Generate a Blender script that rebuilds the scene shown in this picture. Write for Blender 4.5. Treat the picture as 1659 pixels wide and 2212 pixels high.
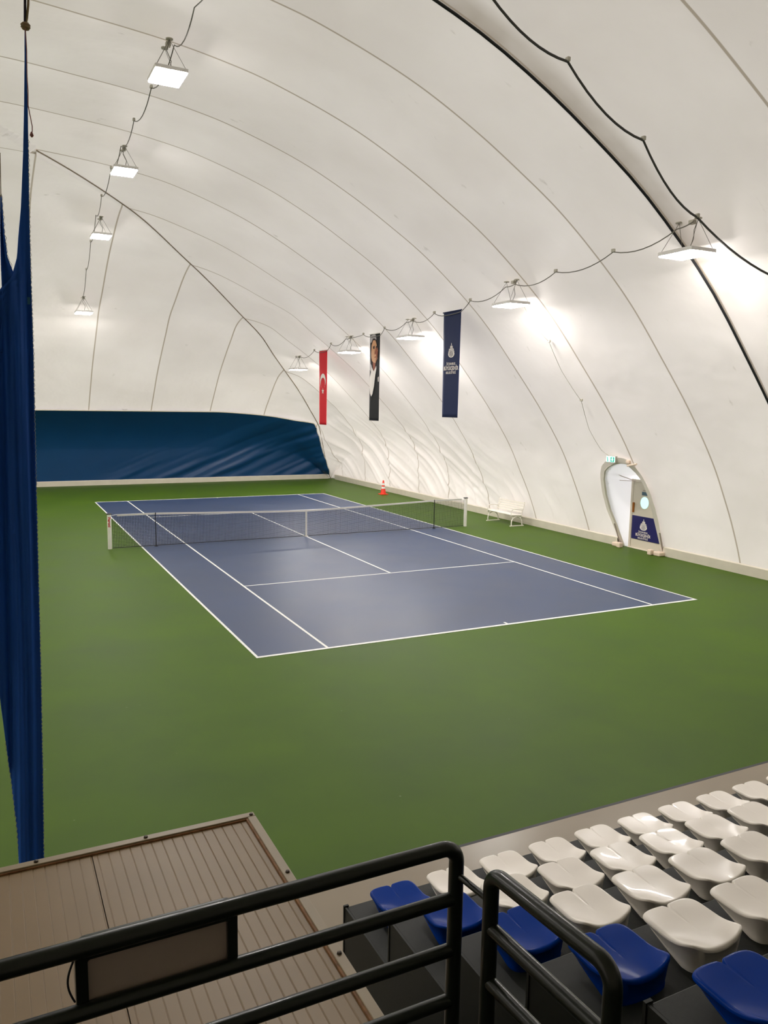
import bpy, bmesh, math, random
import numpy as np
from mathutils import Vector, Matrix
random.seed(7); rng = np.random.default_rng(7)
scn = bpy.context.scene
for o in list(bpy.data.objects): bpy.data.objects.remove(o)
COL = scn.collection
# ---------------------------------------------------------------- camera
cam = bpy.data.cameras.new('camera'); cam.sensor_fit = 'HORIZONTAL'; cam.sensor_width = 36
cam.lens = 36*1707.66/1659; cam.clip_start = .05; cam.clip_end = 200
co = bpy.data.objects.new('camera', cam); COL.objects.link(co)
ya, pi_, ro = 0.4646, -0.136, 0.0161
CF = Vector((math.sin(ya)*math.cos(pi_), math.cos(ya)*math.cos(pi_), math.sin(pi_)))
r0 = Vector((math.cos(ya), -math.sin(ya), 0)); u0 = r0.cross(CF)
CR = r0*math.cos(ro)+u0*math.sin(ro); CU = -r0*math.sin(ro)+u0*math.cos(ro)
M4 = Matrix(((CR.x, CU.x, -CF.x, -9.6042), (CR.y, CU.y, -CF.y, -25.0874), (CR.z, CU.z, -CF.z, 4.5476), (0, 0, 0, 1)))
co.matrix_world = M4; scn.camera = co
# ---------------------------------------------------------------- world, exposure, lamp power
w = bpy.data.worlds.new('sky'); scn.world = w; w.use_nodes = True
w.node_tree.nodes['Background'].inputs[0].default_value = (1.0, 0.955, 0.93, 1)
w.node_tree.nodes['Background'].inputs[1].default_value = 3.2
scn.view_settings.view_transform = 'Standard'; scn.view_settings.look = 'None'
scn.view_settings.exposure = 0.58; scn.view_settings.gamma = 1.0; scn.view_settings.use_curve_mapping = False
LAMP_R = 98.0      # radiance of the hanging LED panels
LAMP_L = 34.0
TRANS = .132        # share of daylight passing the membrane
LAMP_COL = (1.0, 0.955, 0.925)
# ---------------------------------------------------------------- materials
def lin(c): return tuple(((x/255)/12.92 if x/255 <= .04045 else ((x/255+.055)/1.055)**2.4) for x in c)+(1,)
def mat(name, col, rough=.6, spec=.5, metal=0, emit=None, es=0, coat=0, noise=0, nscale=5, bump=0, bscale=50, trans=0):
    m = bpy.data.materials.new(name); m.use_nodes = True; nt = m.node_tree; b = nt.nodes['Principled BSDF']
    c = col if len(col) == 4 else lin(col)
    b.inputs['Base Color'].default_value = c; b.inputs['Roughness'].default_value = rough
    b.inputs['Metallic'].default_value = metal; b.inputs['Specular IOR Level'].default_value = spec
    b.inputs['Coat Weight'].default_value = coat
    if emit: b.inputs['Emission Color'].default_value = emit if len(emit) == 4 else emit+(1,); b.inputs['Emission Strength'].default_value = es
    tc = nt.nodes.new('ShaderNodeTexCoord')
    if noise:
        n = nt.nodes.new('ShaderNodeTexNoise'); n.inputs['Scale'].default_value = nscale; n.inputs['Detail'].default_value = 6
        nt.links.new(tc.outputs['Object'], n.inputs['Vector'])
        r = nt.nodes.new('ShaderNodeValToRGB')
        r.color_ramp.elements[0].position = .3; r.color_ramp.elements[1].position = .72
        r.color_ramp.elements[0].color = tuple(x*(1-noise) for x in c[:3])+(1,)
        r.color_ramp.elements[1].color = tuple(min(1, x*(1+noise)) for x in c[:3])+(1,)
        nt.links.new(n.outputs['Fac'], r.inputs[0]); nt.links.new(r.outputs[0], b.inputs['Base Color'])
    if bump:
        n = nt.nodes.new('ShaderNodeTexNoise'); n.inputs['Scale'].default_value = bscale; n.inputs['Detail'].default_value = 5
        nt.links.new(tc.outputs['Object'], n.inputs['Vector'])
        bp = nt.nodes.new('ShaderNodeBump'); bp.inputs['Strength'].default_value = bump; bp.inputs['Distance'].default_value = .01
        nt.links.new(n.outputs['Fac'], bp.inputs['Height']); nt.links.new(bp.outputs[0], b.inputs['Normal'])
    if trans:
        out = nt.nodes['Material Output']; t = nt.nodes.new('ShaderNodeBsdfTranslucent'); t.inputs[0].default_value = c
        mx = nt.nodes.new('ShaderNodeMixShader'); mx.inputs[0].default_value = trans
        nt.links.new(b.outputs[0], mx.inputs[1]); nt.links.new(t.outputs[0], mx.inputs[2]); nt.links.new(mx.outputs[0], out.inputs[0])
    return m
def fabric_mat():
    m = bpy.data.materials.new('membrane'); m.use_nodes = True; nt = m.node_tree; N = nt.nodes; L = nt.links
    b = N['Principled BSDF']; b.inputs['Roughness'].default_value = .5; b.inputs['Specular IOR Level'].default_value = .28
    uv = N.new('ShaderNodeUVMap'); sp = N.new('ShaderNodeSeparateXYZ'); L.new(uv.outputs[0], sp.inputs[0])
    def math_(op, a, bb=None, c=None):
        n = N.new('ShaderNodeMath'); n.operation = op
        for i, v in enumerate((a, bb, c)):
            if v is None: continue
            if isinstance(v, (int, float)): n.inputs[i].default_value = v
            else: L.new(v, n.inputs[i])
        return n.outputs[0]
    fr = math_('ABSOLUTE', math_('SUBTRACT', math_('FRACT', math_('ADD', sp.outputs[0], .5)), .5))   # distance to a welded seam, in panels
    seam = math_('SUBTRACT', 1, math_('SMOOTH_MIN', 1, math_('DIVIDE', fr, .009), .2))
    mr = N.new('ShaderNodeMapRange'); mr.interpolation_type = 'SMOOTHSTEP'
    mr.inputs['From Min'].default_value = .006; mr.inputs['From Max'].default_value = .0115; mr.inputs['To Min'].default_value = 1; mr.inputs['To Max'].default_value = 0
    L.new(fr, mr.inputs['Value'])
    tc = N.new('ShaderNodeTexCoord')
    n1 = N.new('ShaderNodeTexNoise'); n1.inputs['Scale'].default_value = .35; n1.inputs['Detail'].default_value = 4; L.new(tc.outputs['Object'], n1.inputs['Vector'])
    r1 = N.new('ShaderNodeValToRGB'); r1.color_ramp.elements[0].position = .35; r1.color_ramp.elements[1].position = .7
    r1.color_ramp.elements[0].color = (.66, .622, .588, 1); r1.color_ramp.elements[1].color = (.725, .69, .66, 1)
    L.new(n1.outputs['Fac'], r1.inputs[0])
    # soot smear along the black cable (UV y carries its strength)
    n2 = N.new('ShaderNodeTexNoise'); n2.inputs['Scale'].default_value = 1.3; L.new(tc.outputs['Object'], n2.inputs['Vector'])
    st = math_('MULTIPLY', sp.outputs[1], math_('ADD', n2.outputs['Fac'], .25))
    mxs = N.new('ShaderNodeMixRGB'); mxs.inputs[2].default_value = (.20, .15, .085, 1); L.new(st, mxs.inputs[0]); L.new(r1.outputs[0], mxs.inputs[1])
    # small scuffs and dirt specks
    mp = N.new('ShaderNodeMapping'); mp.inputs['Scale'].default_value = (1.0, 2.2, 1.0); L.new(tc.outputs['Object'], mp.inputs['Vector'])
    n3 = N.new('ShaderNodeTexNoise'); n3.inputs['Scale'].default_value = 1.6; n3.inputs['Detail'].default_value = 7; L.new(mp.outputs[0], n3.inputs['Vector'])
    r3 = N.new('ShaderNodeValToRGB'); r3.color_ramp.elements[0].position = .70; r3.color_ramp.elements[0].color = (0, 0, 0, 1)
    r3.color_ramp.elements[1].position = .80; r3.color_ramp.elements[1].color = (.5, .5, .5, 1); L.new(n3.outputs['Fac'], r3.inputs[0])
    mx3 = N.new('ShaderNodeMixRGB'); mx3.inputs[2].default_value = (.30, .27, .22, 1); L.new(r3.outputs[0], mx3.inputs[0]); L.new(mxs.outputs[0], mx3.inputs[1])
    mx = N.new('ShaderNodeMixRGB'); mx.inputs[2].default_value = (.30, .25, .18, 1)
    L.new(math_('MULTIPLY', mr.outputs[0], .8), mx.inputs[0]); L.new(mx3.outputs[0], mx.inputs[1]); L.new(mx.outputs[0], b.inputs['Base Color'])
    n4 = N.new('ShaderNodeTexNoise'); n4.inputs['Scale'].default_value = .9; n4.inputs['Detail'].default_value = 3; L.new(tc.outputs['Object'], n4.inputs['Vector'])
    bp = N.new('ShaderNodeBump'); bp.inputs['Strength'].default_value = .25; bp.inputs['Distance'].default_value = .25
    L.new(n4.outputs['Fac'], bp.inputs['Height']); L.new(bp.outputs[0], b.inputs['Normal'])
    t = N.new('ShaderNodeBsdfTranslucent'); L.new(mx.outputs[0], t.inputs[0]); ms = N.new('ShaderNodeMixShader'); ms.inputs[0].default_value = TRANS   # daylight through the membrane
    L.new(b.outputs[0], ms.inputs[1]); L.new(t.outputs[0], ms.inputs[2]); L.new(ms.outputs[0], N['Material Output'].inputs[0])
    return m
def floor_mat(name, c1, c2, rough, spec=.5):
    m = bpy.data.materials.new(name); m.use_nodes = True; nt = m.node_tree; N = nt.nodes; L = nt.links
    b = N['Principled BSDF']; b.inputs['Specular IOR Level'].default_value = spec
    tc = N.new('ShaderNodeTexCoord')
    n = N.new('ShaderNodeTexNoise'); n.inputs['Scale'].default_value = .7; n.inputs['Detail'].default_value = 8; L.new(tc.outputs['Object'], n.inputs['Vector'])
    r = N.new('ShaderNodeValToRGB'); r.color_ramp.elements[0].position = .3; r.color_ramp.elements[1].position = .7
    r.color_ramp.elements[0].color = lin(c1); r.color_ramp.elements[1].color = lin(c2); L.new(n.outputs['Fac'], r.inputs[0])
    n3 = N.new('ShaderNodeTexNoise'); n3.inputs['Scale'].default_value = 9; n3.inputs['Detail'].default_value = 8; L.new(tc.outputs['Object'], n3.inputs['Vector'])
    r3 = N.new('ShaderNodeValToRGB'); r3.color_ramp.elements[0].position = .735; r3.color_ramp.elements[0].color = (0, 0, 0, 1)
    r3.color_ramp.elements[1].position = .78; r3.color_ramp.elements[1].color = (.35, .35, .35, 1); L.new(n3.outputs['Fac'], r3.inputs[0])
    mx = N.new('ShaderNodeMixRGB'); mx.inputs[2].default_value = (.35, .38, .3, 1); L.new(r3.outputs[0], mx.inputs[0]); L.new(r.outputs[0], mx.inputs[1])
    L.new(mx.outputs[0], b.inputs['Base Color'])
    rr = N.new('ShaderNodeMapRange'); rr.inputs['To Min'].default_value = rough-.05; rr.inputs['To Max'].default_value = rough+.08; L.new(n.outputs['Fac'], rr.inputs['Value']); L.new(rr.outputs[0], b.inputs['Roughness'])
    n2 = N.new('ShaderNodeTexNoise'); n2.inputs['Scale'].default_value = 220; L.new(tc.outputs['Object'], n2.inputs['Vector'])
    bp = N.new('ShaderNodeBump'); bp.inputs['Strength'].default_value = .25; bp.inputs['Distance'].default_value = .003; L.new(n2.outputs['Fac'], bp.inputs['Height']); L.new(bp.outputs[0], b.inputs['Normal'])
    return m
MFAB = fabric_mat()
MGREEN = floor_mat('green_acrylic', (60, 86, 10), (70, 97, 15), .50, .13)
MBLUE = floor_mat('blue_acrylic', (38, 55, 88), (45, 63, 98), .38, .55)
MLINE = mat('line_paint', (225, 226, 222), .55, noise=.05, nscale=12)
MCONC = mat('grey_floor_paint', (140, 127, 108), .28, .5, noise=.04, nscale=2)
MDARKF = mat('dark_floor', (52, 54, 54), .6)
MSTAND = mat('charcoal_steel', (34, 36, 33), .55, .3, noise=.12, nscale=40, bump=.15, bscale=300)
MWSEAT = mat('white_plastic', (248, 240, 230), .30, .4, coat=.1, noise=.012, nscale=8)
MBSEAT = mat('blue_plastic', (0, 52, 142), .25, .07, coat=.0)
MRAIL = mat('rail_paint', (25, 29, 22), .3, .4, coat=.12, bump=.05, bscale=120)
MPANEL = mat('grey_sheet', (170, 156, 146), .5)
MROOF = mat('cream_sheet', (134, 111, 78), .42, .4, noise=.06, nscale=3)
MTRIM = mat('cream_trim', (150, 134, 108), .4, .4, noise=.06, nscale=5)
MSEAL = mat('sealant', (132, 92, 56), .7, noise=.3, nscale=25)
MSCREW = mat('screw_steel', (70, 62, 52), .4, metal=.6)
MCURT = mat('curtain_cloth', (26, 86, 182), .62, .25, noise=.10, nscale=1.2, bump=.25, bscale=9)
MSCRIM = mat('scrim_vinyl', (4, 58, 102), .40, .45, noise=.05, nscale=1)
MCORD = mat('edging_cord', (170, 172, 150), .8)
MROPE = mat('rope', (150, 130, 96), .85, noise=.2, nscale=60)
MDROPE = mat('dark_rope', (44, 34, 52), .85)
MPINK = mat('pink_twine', (160, 110, 104), .85)
MWHITE = mat('white_enamel', (236, 232, 222), .35, noise=.03)
MBENCH = mat('bench_paint', (238, 232, 222), .4)
MBLACK = mat('black_cord', (22, 22, 24), .55)
MNET = mat('net_cord', (26, 30, 34), .75)
MBAND = mat('net_band', (215, 212, 204), .7)
MCABLE = mat('grey_cable', (112, 108, 98), .55)
MCABLED = mat('dark_cable', (58, 56, 50), .55)
MPLATE = mat('plate_plastic', (182, 177, 162), .5)
MHOUS = mat('lamp_housing', (226, 222, 218), .4)
MDIFR = mat('lamp_glow', (255, 255, 255), .5, emit=LAMP_COL, es=LAMP_R)
MORANGE = mat('cone_orange', (238, 52, 22), .45)
MREFL = mat('cone_sleeve', (235, 232, 228), .35)
MRED = mat('flag_red', (214, 16, 34), .75)
MFWHITE = mat('flag_white', (238, 230, 222), .75)
MNAVY = mat('banner_navy', (16, 32, 74), .75)
MSIGNNAVY = mat('sign_navy', (18, 16, 88), .5)
MBLK = mat('banner_black', (18, 18, 20), .75)
MSKIN = mat('print_skin', (214, 160, 116), .75)
MSKIN2 = mat('print_skin_shade', (150, 78, 50), .75)
MHAIR = mat('print_brown', (52, 30, 26), .75)
MGREY = mat('print_grey', (178, 172, 172), .75)
MSLEEVE = mat('white_sleeve', (240, 240, 246), .6, .2, trans=.13)
MDOOR = mat('door_sheet', (214, 204, 186), .45)
MGLASS = mat('frosted_glass', (235, 248, 252), .4, trans=.8)
MBRASS = mat('brass', (170, 108, 50), .35, metal=.7)
MGREENS = mat('sign_green', (10, 150, 110), .5, emit=(0.02, .42, .30), es=.45)
MMINT = mat('sign_mint', (210, 255, 250), .5, emit=(.6, 1, .93), es=.5)
MREDT = mat('red_print', (200, 26, 26), .6)
MPLUG = mat('plaster_block', (230, 208, 188), .6)
# ---------------------------------------------------------------- mesh helpers
def worg(p):
    v = Vector((0, 0, 0))
    while p is not None: v += p.location; p = p.parent
    return v
def link(name, me, m, parent=None):
    if parent is not None: me.transform(Matrix.Translation(-worg(parent)))
    me.update(); o = bpy.data.objects.new(name, me); COL.objects.link(o)
    if m is not None: me.materials.append(m)
    if parent is not None: o.parent = parent
    return o
def tag(o, label=None, cat=None, group=None, kind=None):
    if label: o['label'] = label
    if cat: o['category'] = cat
    if group: o['group'] = group
    if kind: o['kind'] = kind
    return o
def thing(name, label, cat, loc, group=None):
    o = bpy.data.objects.new(name, None); COL.objects.link(o); o.location = loc; o.empty_display_size = .1
    return tag(o, label, cat, group)
class MB:
    def __init__(s): s.v = []; s.f = []; s.sm = []
    def add(s, vs, fs, smooth=False):
        b = len(s.v); s.v += [tuple(x) for x in vs]; s.f += [tuple(i+b for i in f) for f in fs]; s.sm += [smooth]*len(fs); return s
    def box(s, x0, x1, y0, y1, z0, z1):
        return s.add([(x0, y0, z0), (x1, y0, z0), (x1, y1, z0), (x0, y1, z0), (x0, y0, z1), (x1, y0, z1), (x1, y1, z1), (x0, y1, z1)],
            [(0, 3, 2, 1), (4, 5, 6, 7), (0, 1, 5, 4), (1, 2, 6, 5), (2, 3, 7, 6), (3, 0, 4, 7)])
    def tube(s, pts, r, n=10, closed=False):
        P = [Vector(p) for p in pts]; m = len(P); rs = r if isinstance(r, (list, tuple)) else [r]*m
        T = []
        for i in range(m):
            a = P[(i-1) % m] if (i > 0 or closed) else P[i]; b = P[(i+1) % m] if (i < m-1 or closed) else P[i]
            t = (b-a); T.append(t.normalized() if t.length > 1e-9 else Vector((0, 0, 1)))
        nrm = T[0].orthogonal().normalized(); vs = []
        for i in range(m):
            if i: nrm = (nrm - T[i]*nrm.dot(T[i])); nrm = nrm.normalized() if nrm.length > 1e-6 else T[i].orthogonal().normalized()
            bn = T[i].cross(nrm)
            for k in range(n):
                a = 2*math.pi*k/n; vs.append(P[i]+(nrm*math.cos(a)+bn*math.sin(a))*rs[i])
        fs = []
        for i in range(m if closed else m-1):
            j = (i+1) % m
            for k in range(n): fs.append((i*n+k, i*n+(k+1) % n, j*n+(k+1) % n, j*n+k))
        if not closed: fs.append(tuple(range(n-1, -1, -1))); fs.append(tuple((m-1)*n+k for k in range(n)))
        return s.add(vs, fs, True)
    def lathe(s, prof, c=(0, 0, 0), n=24):
        vs = []; 
        for r, z in prof:
            for k in range(n): a = 2*math.pi*k/n; vs.append((c[0]+r*math.cos(a), c[1]+r*math.sin(a), c[2]+z))
        fs = [(i*n+k, i*n+(k+1) % n, (i+1)*n+(k+1) % n, (i+1)*n+k) for i in range(len(prof)-1) for k in range(n)]
        fs += [tuple(range(n-1, -1, -1)), tuple((len(prof)-1)*n+k for k in range(n))]
        return s.add(vs, fs, True)
    def prism(s, poly, fn, d0, d1):
        """poly: 2D outline; fn(u, v, d) -> 3D point; closed slab between d0 and d1"""
        n = len(poly); vs = [fn(u, v, d0) for u, v in poly]+[fn(u, v, d1) for u, v in poly]
        fs = [tuple(range(n)), tuple(range(2*n-1, n-1, -1))]+[(i, i+n, (i+1) % n+n, (i+1) % n) for i in range(n)]
        return s.add(vs, fs)
    def build(s, name, m, parent=None, bevel=0, auto=True):
        me = bpy.data.meshes.new(name); me.from_pydata(s.v, [], s.f)
        me.polygons.foreach_set('use_smooth', s.sm); o = link(name, me, m, parent)
        bm = bmesh.new(); bm.from_mesh(me); bmesh.ops.recalc_face_normals(bm, faces=bm.faces); bm.to_mesh(me); bm.free()
        if any(s.sm): 
            try: me.set_sharp_from_angle(angle=math.radians(50))
            except Exception: pass
        if bevel:
            b = o.modifiers.new('bevel', 'BEVEL'); b.width = bevel; b.segments = 2; b.limit_method = 'ANGLE'
        return o
def fillet(pts, r, n=8):
    P = [Vector(p) for p in pts]; out = [P[0]]
    for i in range(1, len(P)-1):
        a = (P[i-1]-P[i]).normalized(); b = (P[i+1]-P[i]).normalized(); ang = a.angle(b); d = r/math.tan(ang/2)
        A = P[i]+a*d; B = P[i]+b*d; c = P[i]+(a+b).normalized()*(r/math.sin(ang/2))
        for k in range(n+1):
            t = k/n; va = A-c; vb = B-c; th = va.angle(vb)
            out.append(c+(va*math.sin((1-t)*th)+vb*math.sin(t*th))/math.sin(th))
    return out+[P[-1]]
def grid_mesh(name, V, m, parent=None, uv=None, skip=None, solid=0):
    """V: (R, C, 3) array of points -> one smooth mesh"""
    R, C = V.shape[:2]; idx = np.arange(R*C).reshape(R, C)
    q = np.stack([idx[:-1, :-1], idx[1:, :-1], idx[1:, 1:], idx[:-1, 1:]], -1).reshape(-1, 4)
    if skip is not None: q = q[~skip.reshape(-1)]
    me = bpy.data.meshes.new(name); me.vertices.add(R*C); me.vertices.foreach_set('co', V.reshape(-1).astype(np.float32))
    me.loops.add(q.size); me.loops.foreach_set('vertex_index', q.reshape(-1).astype(np.int32))
    me.polygons.add(len(q)); me.polygons.foreach_set('loop_start', np.arange(0, q.size, 4, dtype=np.int32))
    me.update(calc_edges=True); me.validate()
    me.polygons.foreach_set('use_smooth', np.ones(len(me.polygons), bool))
    if uv is not None:
        l = me.uv_layers.new(name='UVMap'); vi = np.empty(len(me.loops), np.int32); me.loops.foreach_get('vertex_index', vi)
        l.data.foreach_set('uv', uv.reshape(-1, 2)[vi].reshape(-1).astype(np.float32))
    o = link(name, me, m, parent)
    if solid: s = o.modifiers.new('solid', 'SOLIDIFY'); s.thickness = solid; s.offset = 0
    return o
def text_obj(body, size, name, m, parent, fn, width=None, bold=0.0, depth=.0008):
    cu = bpy.data.curves.new('t', 'FONT'); cu.body = body; cu.size = size; cu.align_x = 'CENTER'; cu.align_y = 'CENTER'
    cu.offset = bold; cu.extrude = depth; cu.resolution_u = 3
    to = bpy.data.objects.new('t', cu); COL.objects.link(to); bpy.context.view_layer.update()
    me = bpy.data.meshes.new_from_object(to.evaluated_get(bpy.context.evaluated_depsgraph_get())); bpy.data.objects.remove(to)
    xs = [v.co.x for v in me.vertices] or [0]; sc = width/(max(xs)-min(xs)) if width else 1
    for v in me.vertices: v.co = Vector(fn(v.co.x*sc, v.co.y, v.co.z))
    me.materials.clear(); return link(name, me, m, parent)
# ---------------------------------------------------------------- shape of the air-supported dome
XR, YF, CX, YN = 9.15, 19.4, -10.9, -33.0
def cr(xs, ys):
    xs = np.array(xs, float); ys = np.array(ys, float); d = np.diff(ys)/np.diff(xs); m = np.zeros(len(xs)); m[0] = d[0]; m[-1] = d[-1]
    for i in range(1, len(xs)-1): m[i] = 0 if d[i-1]*d[i] <= 0 else 2*d[i-1]*d[i]/(d[i-1]+d[i])
    def f(x):
        x = np.clip(np.asarray(x, float), xs[0], xs[-1]); i = np.clip(np.searchsorted(xs, x)-1, 0, len(xs)-2)
        h = xs[i+1]-xs[i]; t = (x-xs[i])/h
        return (2*t**3-3*t**2+1)*ys[i]+(t**3-2*t**2+t)*h*m[i]+(-2*t**3+3*t**2)*ys[i+1]+(t**3-t**2)*h*m[i+1]
    return f
P1 = cr([0, .3, .77, 1.4, 2.4, 3.4, 4.7, 5.7, 7, 8.05, 9.3, 10.7, 12, 13.3, 15, 16.5, 18, 20.05, 26],
        [0, .75, 1.8, 2.98, 4.4, 5.6, 7.05, 7.95, 8.95, 9.6, 10.3, 10.95, 11.4, 11.75, 12.02, 12.15, 12.25, 12.3, 12.3])
P2 = cr([0, .03, .12, .5, 1.4, 2.4, 3.5, 4.7, 5.7, 6.6, 8, 10, 11, 14, 17, 20.05, 26],
        [0, 1, 2, 2.9, 3.95, 4.95, 6.0, 6.95, 7.7, 8.4, 9.1, 10.15, 10.6, 11.65, 12.0, 12.25, 12.3])
DA = cr([0, .12, .3, .45, 1.0, 1.6, 4.8, 7.8, 11, 14, 17, 26], [0, 1.9, 2.45, 2.5, 1.75, .85, .8, .6, .5, .3, .1, 0])
def ss(a, b, x): t = np.clip((x-a)/(b-a), 0, 1); return t*t*(3-2*t)
def height(x, y):
    sx = np.minimum(XR-x, x-(2*CX-XR)); sf = YF-y; sn = y-YN; sy = np.minimum(sf, sn)
    wt = ss(-1, 9, y); s = np.minimum(sx, sy); wt = np.where(sy < sx, np.where(sf < sn, 1, 0), wt)
    m = np.maximum(sx, sy); L = np.clip(1.0+.07*m, 1, 2.0)+2.6*np.exp(-m/1.5)
    return (1-wt)*P1(s)+wt*P2(s)-DA(s)*np.exp(-np.abs(sx-sy)/L)*np.where(sf < sn, 1, .7)
def H(x, y): return float(height(np.float64(x), np.float64(y)))
def surf_x(y, z):                      # x on the right wall at height z
    lo, hi = CX, XR
    for _ in range(40):
        m = (lo+hi)/2
        if H(m, y) > z: lo = m
        else: hi = m
    return lo
YR = [-28.3, -25.2, -22.1, -18.9, -15.95, -12.65, -10.15, -7.1, -3.9, -.9, 2.35, 5.6, 8.5, 11.65, 14.7]   # seams across the side walls
YRX = [YN]+YR+[17.85, YF]
XRB = [7.5, 4.35, 1.28, -1.85, -4.95, -7.9, CX]
XR_ALL = [XR]+XRB+[2*CX-x for x in XRB[-2::-1]]+[2*CX-XR]
def samples(marks, fine):
    out = []; u = []
    for i in range(len(marks)-1):
        n = fine(marks[i], marks[i+1])
        for k in range(n): t = k/n; out.append(marks[i]*(1-t)+marks[i+1]*t); u.append(i+t)
    out.append(marks[-1]); u.append(len(marks)-1); return np.array(out), np.array(u)
def normals(x, y):
    e = .01; hx = (height(x+e, y)-height(x-e, y))/(2*e); hy = (height(x, y+e)-height(x, y-e))/(2*e)
    n = np.stack([-hx, -hy, np.ones_like(hx)], -1); return n/np.linalg.norm(n, axis=-1, keepdims=True)
def vnoise(a, b, seed=0):
    r = np.random.default_rng(seed); T = r.random((64, 64)); ia = np.floor(a).astype(int); ib = np.floor(b).astype(int)
    fa = a-ia; fb = b-ib; fa = fa*fa*(3-2*fa); fb = fb*fb*(3-2*fb); g = lambda i, j: T[i % 64, j % 64]
    return (g(ia, ib)*(1-fa)*(1-fb)+g(ia+1, ib)*fa*(1-fb)+g(ia, ib+1)*(1-fa)*fb+g(ia+1, ib+1)*fa*fb)-.5
def patch(side, nt):
    if side in ('right', 'left'):
        A, U = samples(YRX, (lambda a, b: 44 if (b > -11 and side == 'right') else 12))
        smax = np.minimum(np.minimum(YF-A, A-YN), 17.05)
    else:
        A, U = samples(XR_ALL, (lambda a, b: 36 if (side == 'far' and a > -9) else 12))
        smax = np.minimum(np.minimum(XR-A, A-(2*CX-XR)), 17.05)
    smax = np.maximum(smax, 1e-4)
    S = np.zeros((len(A), nt))
    q = np.linspace(0, 1, 500)**3
    for i in range(len(A)):
        s = q*smax[i]
        if side == 'right': z = height(XR-s, np.full_like(s, A[i]))
        elif side == 'left': z = height(2*CX-XR+s, np.full_like(s, A[i]))
        elif side == 'far': z = height(np.full_like(s, A[i]), YF-s)
        else: z = height(np.full_like(s, A[i]), YN+s)
        z[0] = 0; L = np.concatenate([[0], np.cumsum(np.hypot(np.diff(s), np.diff(z)))])
        S[i] = np.interp(np.linspace(0, 1, nt)**1.25*L[-1], L, s)
    AA = np.repeat(A[:, None], nt, 1)
    X, Y = {'right': (XR-S, AA), 'left': (2*CX-XR+S, AA), 'far': (AA, YF-S), 'near': (AA, YN+S)}[side]
    Z = height(X, Y); Z[:, 0] = 0; V = np.stack([X, Y, Z], -1); Nn = normals(X, Y)
    fr = np.repeat((U-np.floor(U))[:, None], nt, 1); dd = (smax[:, None]-S)
    fade = ss(0, 1.6, dd) if side in ('far', 'near') else np.where((smax[:, None] < 17.04), ss(0, 1.6, dd), 1)
    disp = .11*np.sin(np.pi*fr)**.8*fade*ss(0, 1.2, Z)
    if side == 'right':
        # slack folds running down towards the viewer at the foot of the far wall
        def ridge(p): return (1-np.abs(np.sin(np.pi*p)))**1.7
        q1 = Y*.52-Z*.85
        wv = .9*vnoise(Y*.35, Z*.45, 3); br = np.clip(vnoise(q1*1.4+7, (Y+Z)*.25, 5)*2+.55, 0, 1)
        m1 = ss(4.4, 2.2, Z)*ss(.05, .45, Z)*ss(-1.0, 6, Y)*ss(19, 17, Y)
        disp += -((.13)*ridge(q1*1.15+wv)*br+.085*ridge(q1*2.3+1.7*wv+.3)*np.clip(vnoise(q1*2+3, Y*.3, 6)*2+.5, 0, 1))*m1
        q2 = Y*.85-Z*.42
        disp += -.09*ridge(q2*1.5+.5*vnoise(Y*.5, Z, 8))*np.clip(vnoise(Y*.9, Z*.3, 9)*2.4+.35, 0, 1)*ss(2.3, 1.0, Z)*ss(.02, .3, Z)*ss(-5, -2, Y)*ss(10, 5, Y)
        # soft dents along the hem
        disp += .07*vnoise(Y*.55+3, Z*.8, 12)*ss(3.6, 1.6, Z)*ss(.1, .7, Z)
    if side in ('right', 'far'):
        # fine horizontal puckers next to the corner seam
        qq = Z*3.6+1.2*vnoise(X*.4, Y*.4, 9)
        disp += .06*vnoise(qq, dd*.35, 10)*ss(7.2, 6.2, Z)*ss(2.6, 3.6, Z)*ss(5.0, .5, dd)*np.where(side == 'far', ss(6.5, 3, dd), 1)
    V = V+Nn*disp[..., None]; V[:, 0, 2] = -.05
    stain = np.zeros_like(S)
    if side in ('right',):
        stain = ss(.34, .0, np.abs(Y+12.65+.12))*ss(6, 7.5, Z)*.8
    uv = np.stack([np.repeat(U[:, None], nt, 1), stain], -1)
    return V, uv
# door opening in the right wall: outline in (y, z)
DOOR_LOOP = [(-5.53, .0), (-5.42, .72), (-5.33, 1.22), (-5.36, 1.73), (-5.51, 2.25), (-5.7, 2.54), (-5.93, 2.69), (-6.26, 2.81), (-6.58, 2.87), (-6.83, 2.86), (-6.98, 2.73), (-7.12, 2.6), (-7.22, 2.41), (-7.28, 2.23), (-7.31, 1.87), (-7.3, 1.48), (-7.28, 1.12), (-7.26, .66), (-7.24, .0)]
def inpoly(y, z, P):
    c = np.zeros(y.shape, bool)
    for i in range(len(P)):
        y1, z1 = P[i]; y2, z2 = P[i-1]
        if z1 == z2: continue
        hit = ((z1 > z) != (z2 > z)) & (y < (y2-y1)*(z-z1)/(z2-z1)+y1); c ^= hit
    return c
V, uv = patch('right', 190)
mid = (V[:-1, :-1]+V[1:, 1:])/2
skip = inpoly(mid[..., 1], mid[..., 2], [(-6.36+(a+6.36)*1.01, 1.3+(b-1.3)*1.0 if b > 0 else -.2) for a, b in DOOR_LOOP])
tag(grid_mesh('wall_right', V, MFAB, uv=uv, skip=skip), kind='structure')
V, uv = patch('far', 150); tag(grid_mesh('wall_far', V, MFAB, uv=uv), kind='structure')
V, uv = patch('left', 60); tag(grid_mesh('wall_left', V, MFAB, uv=uv), kind='structure')
MNEAR = mat('dark_liner', (214, 206, 192), .7, noise=.05)  # unseen near wall, made opaque and pale to bounce light onto back faces
A_, U_ = samples([-15.95]+[y for y in YR if -15.9 < y < 2.4], lambda a, b: 44 if b > -11 else 12)
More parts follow.
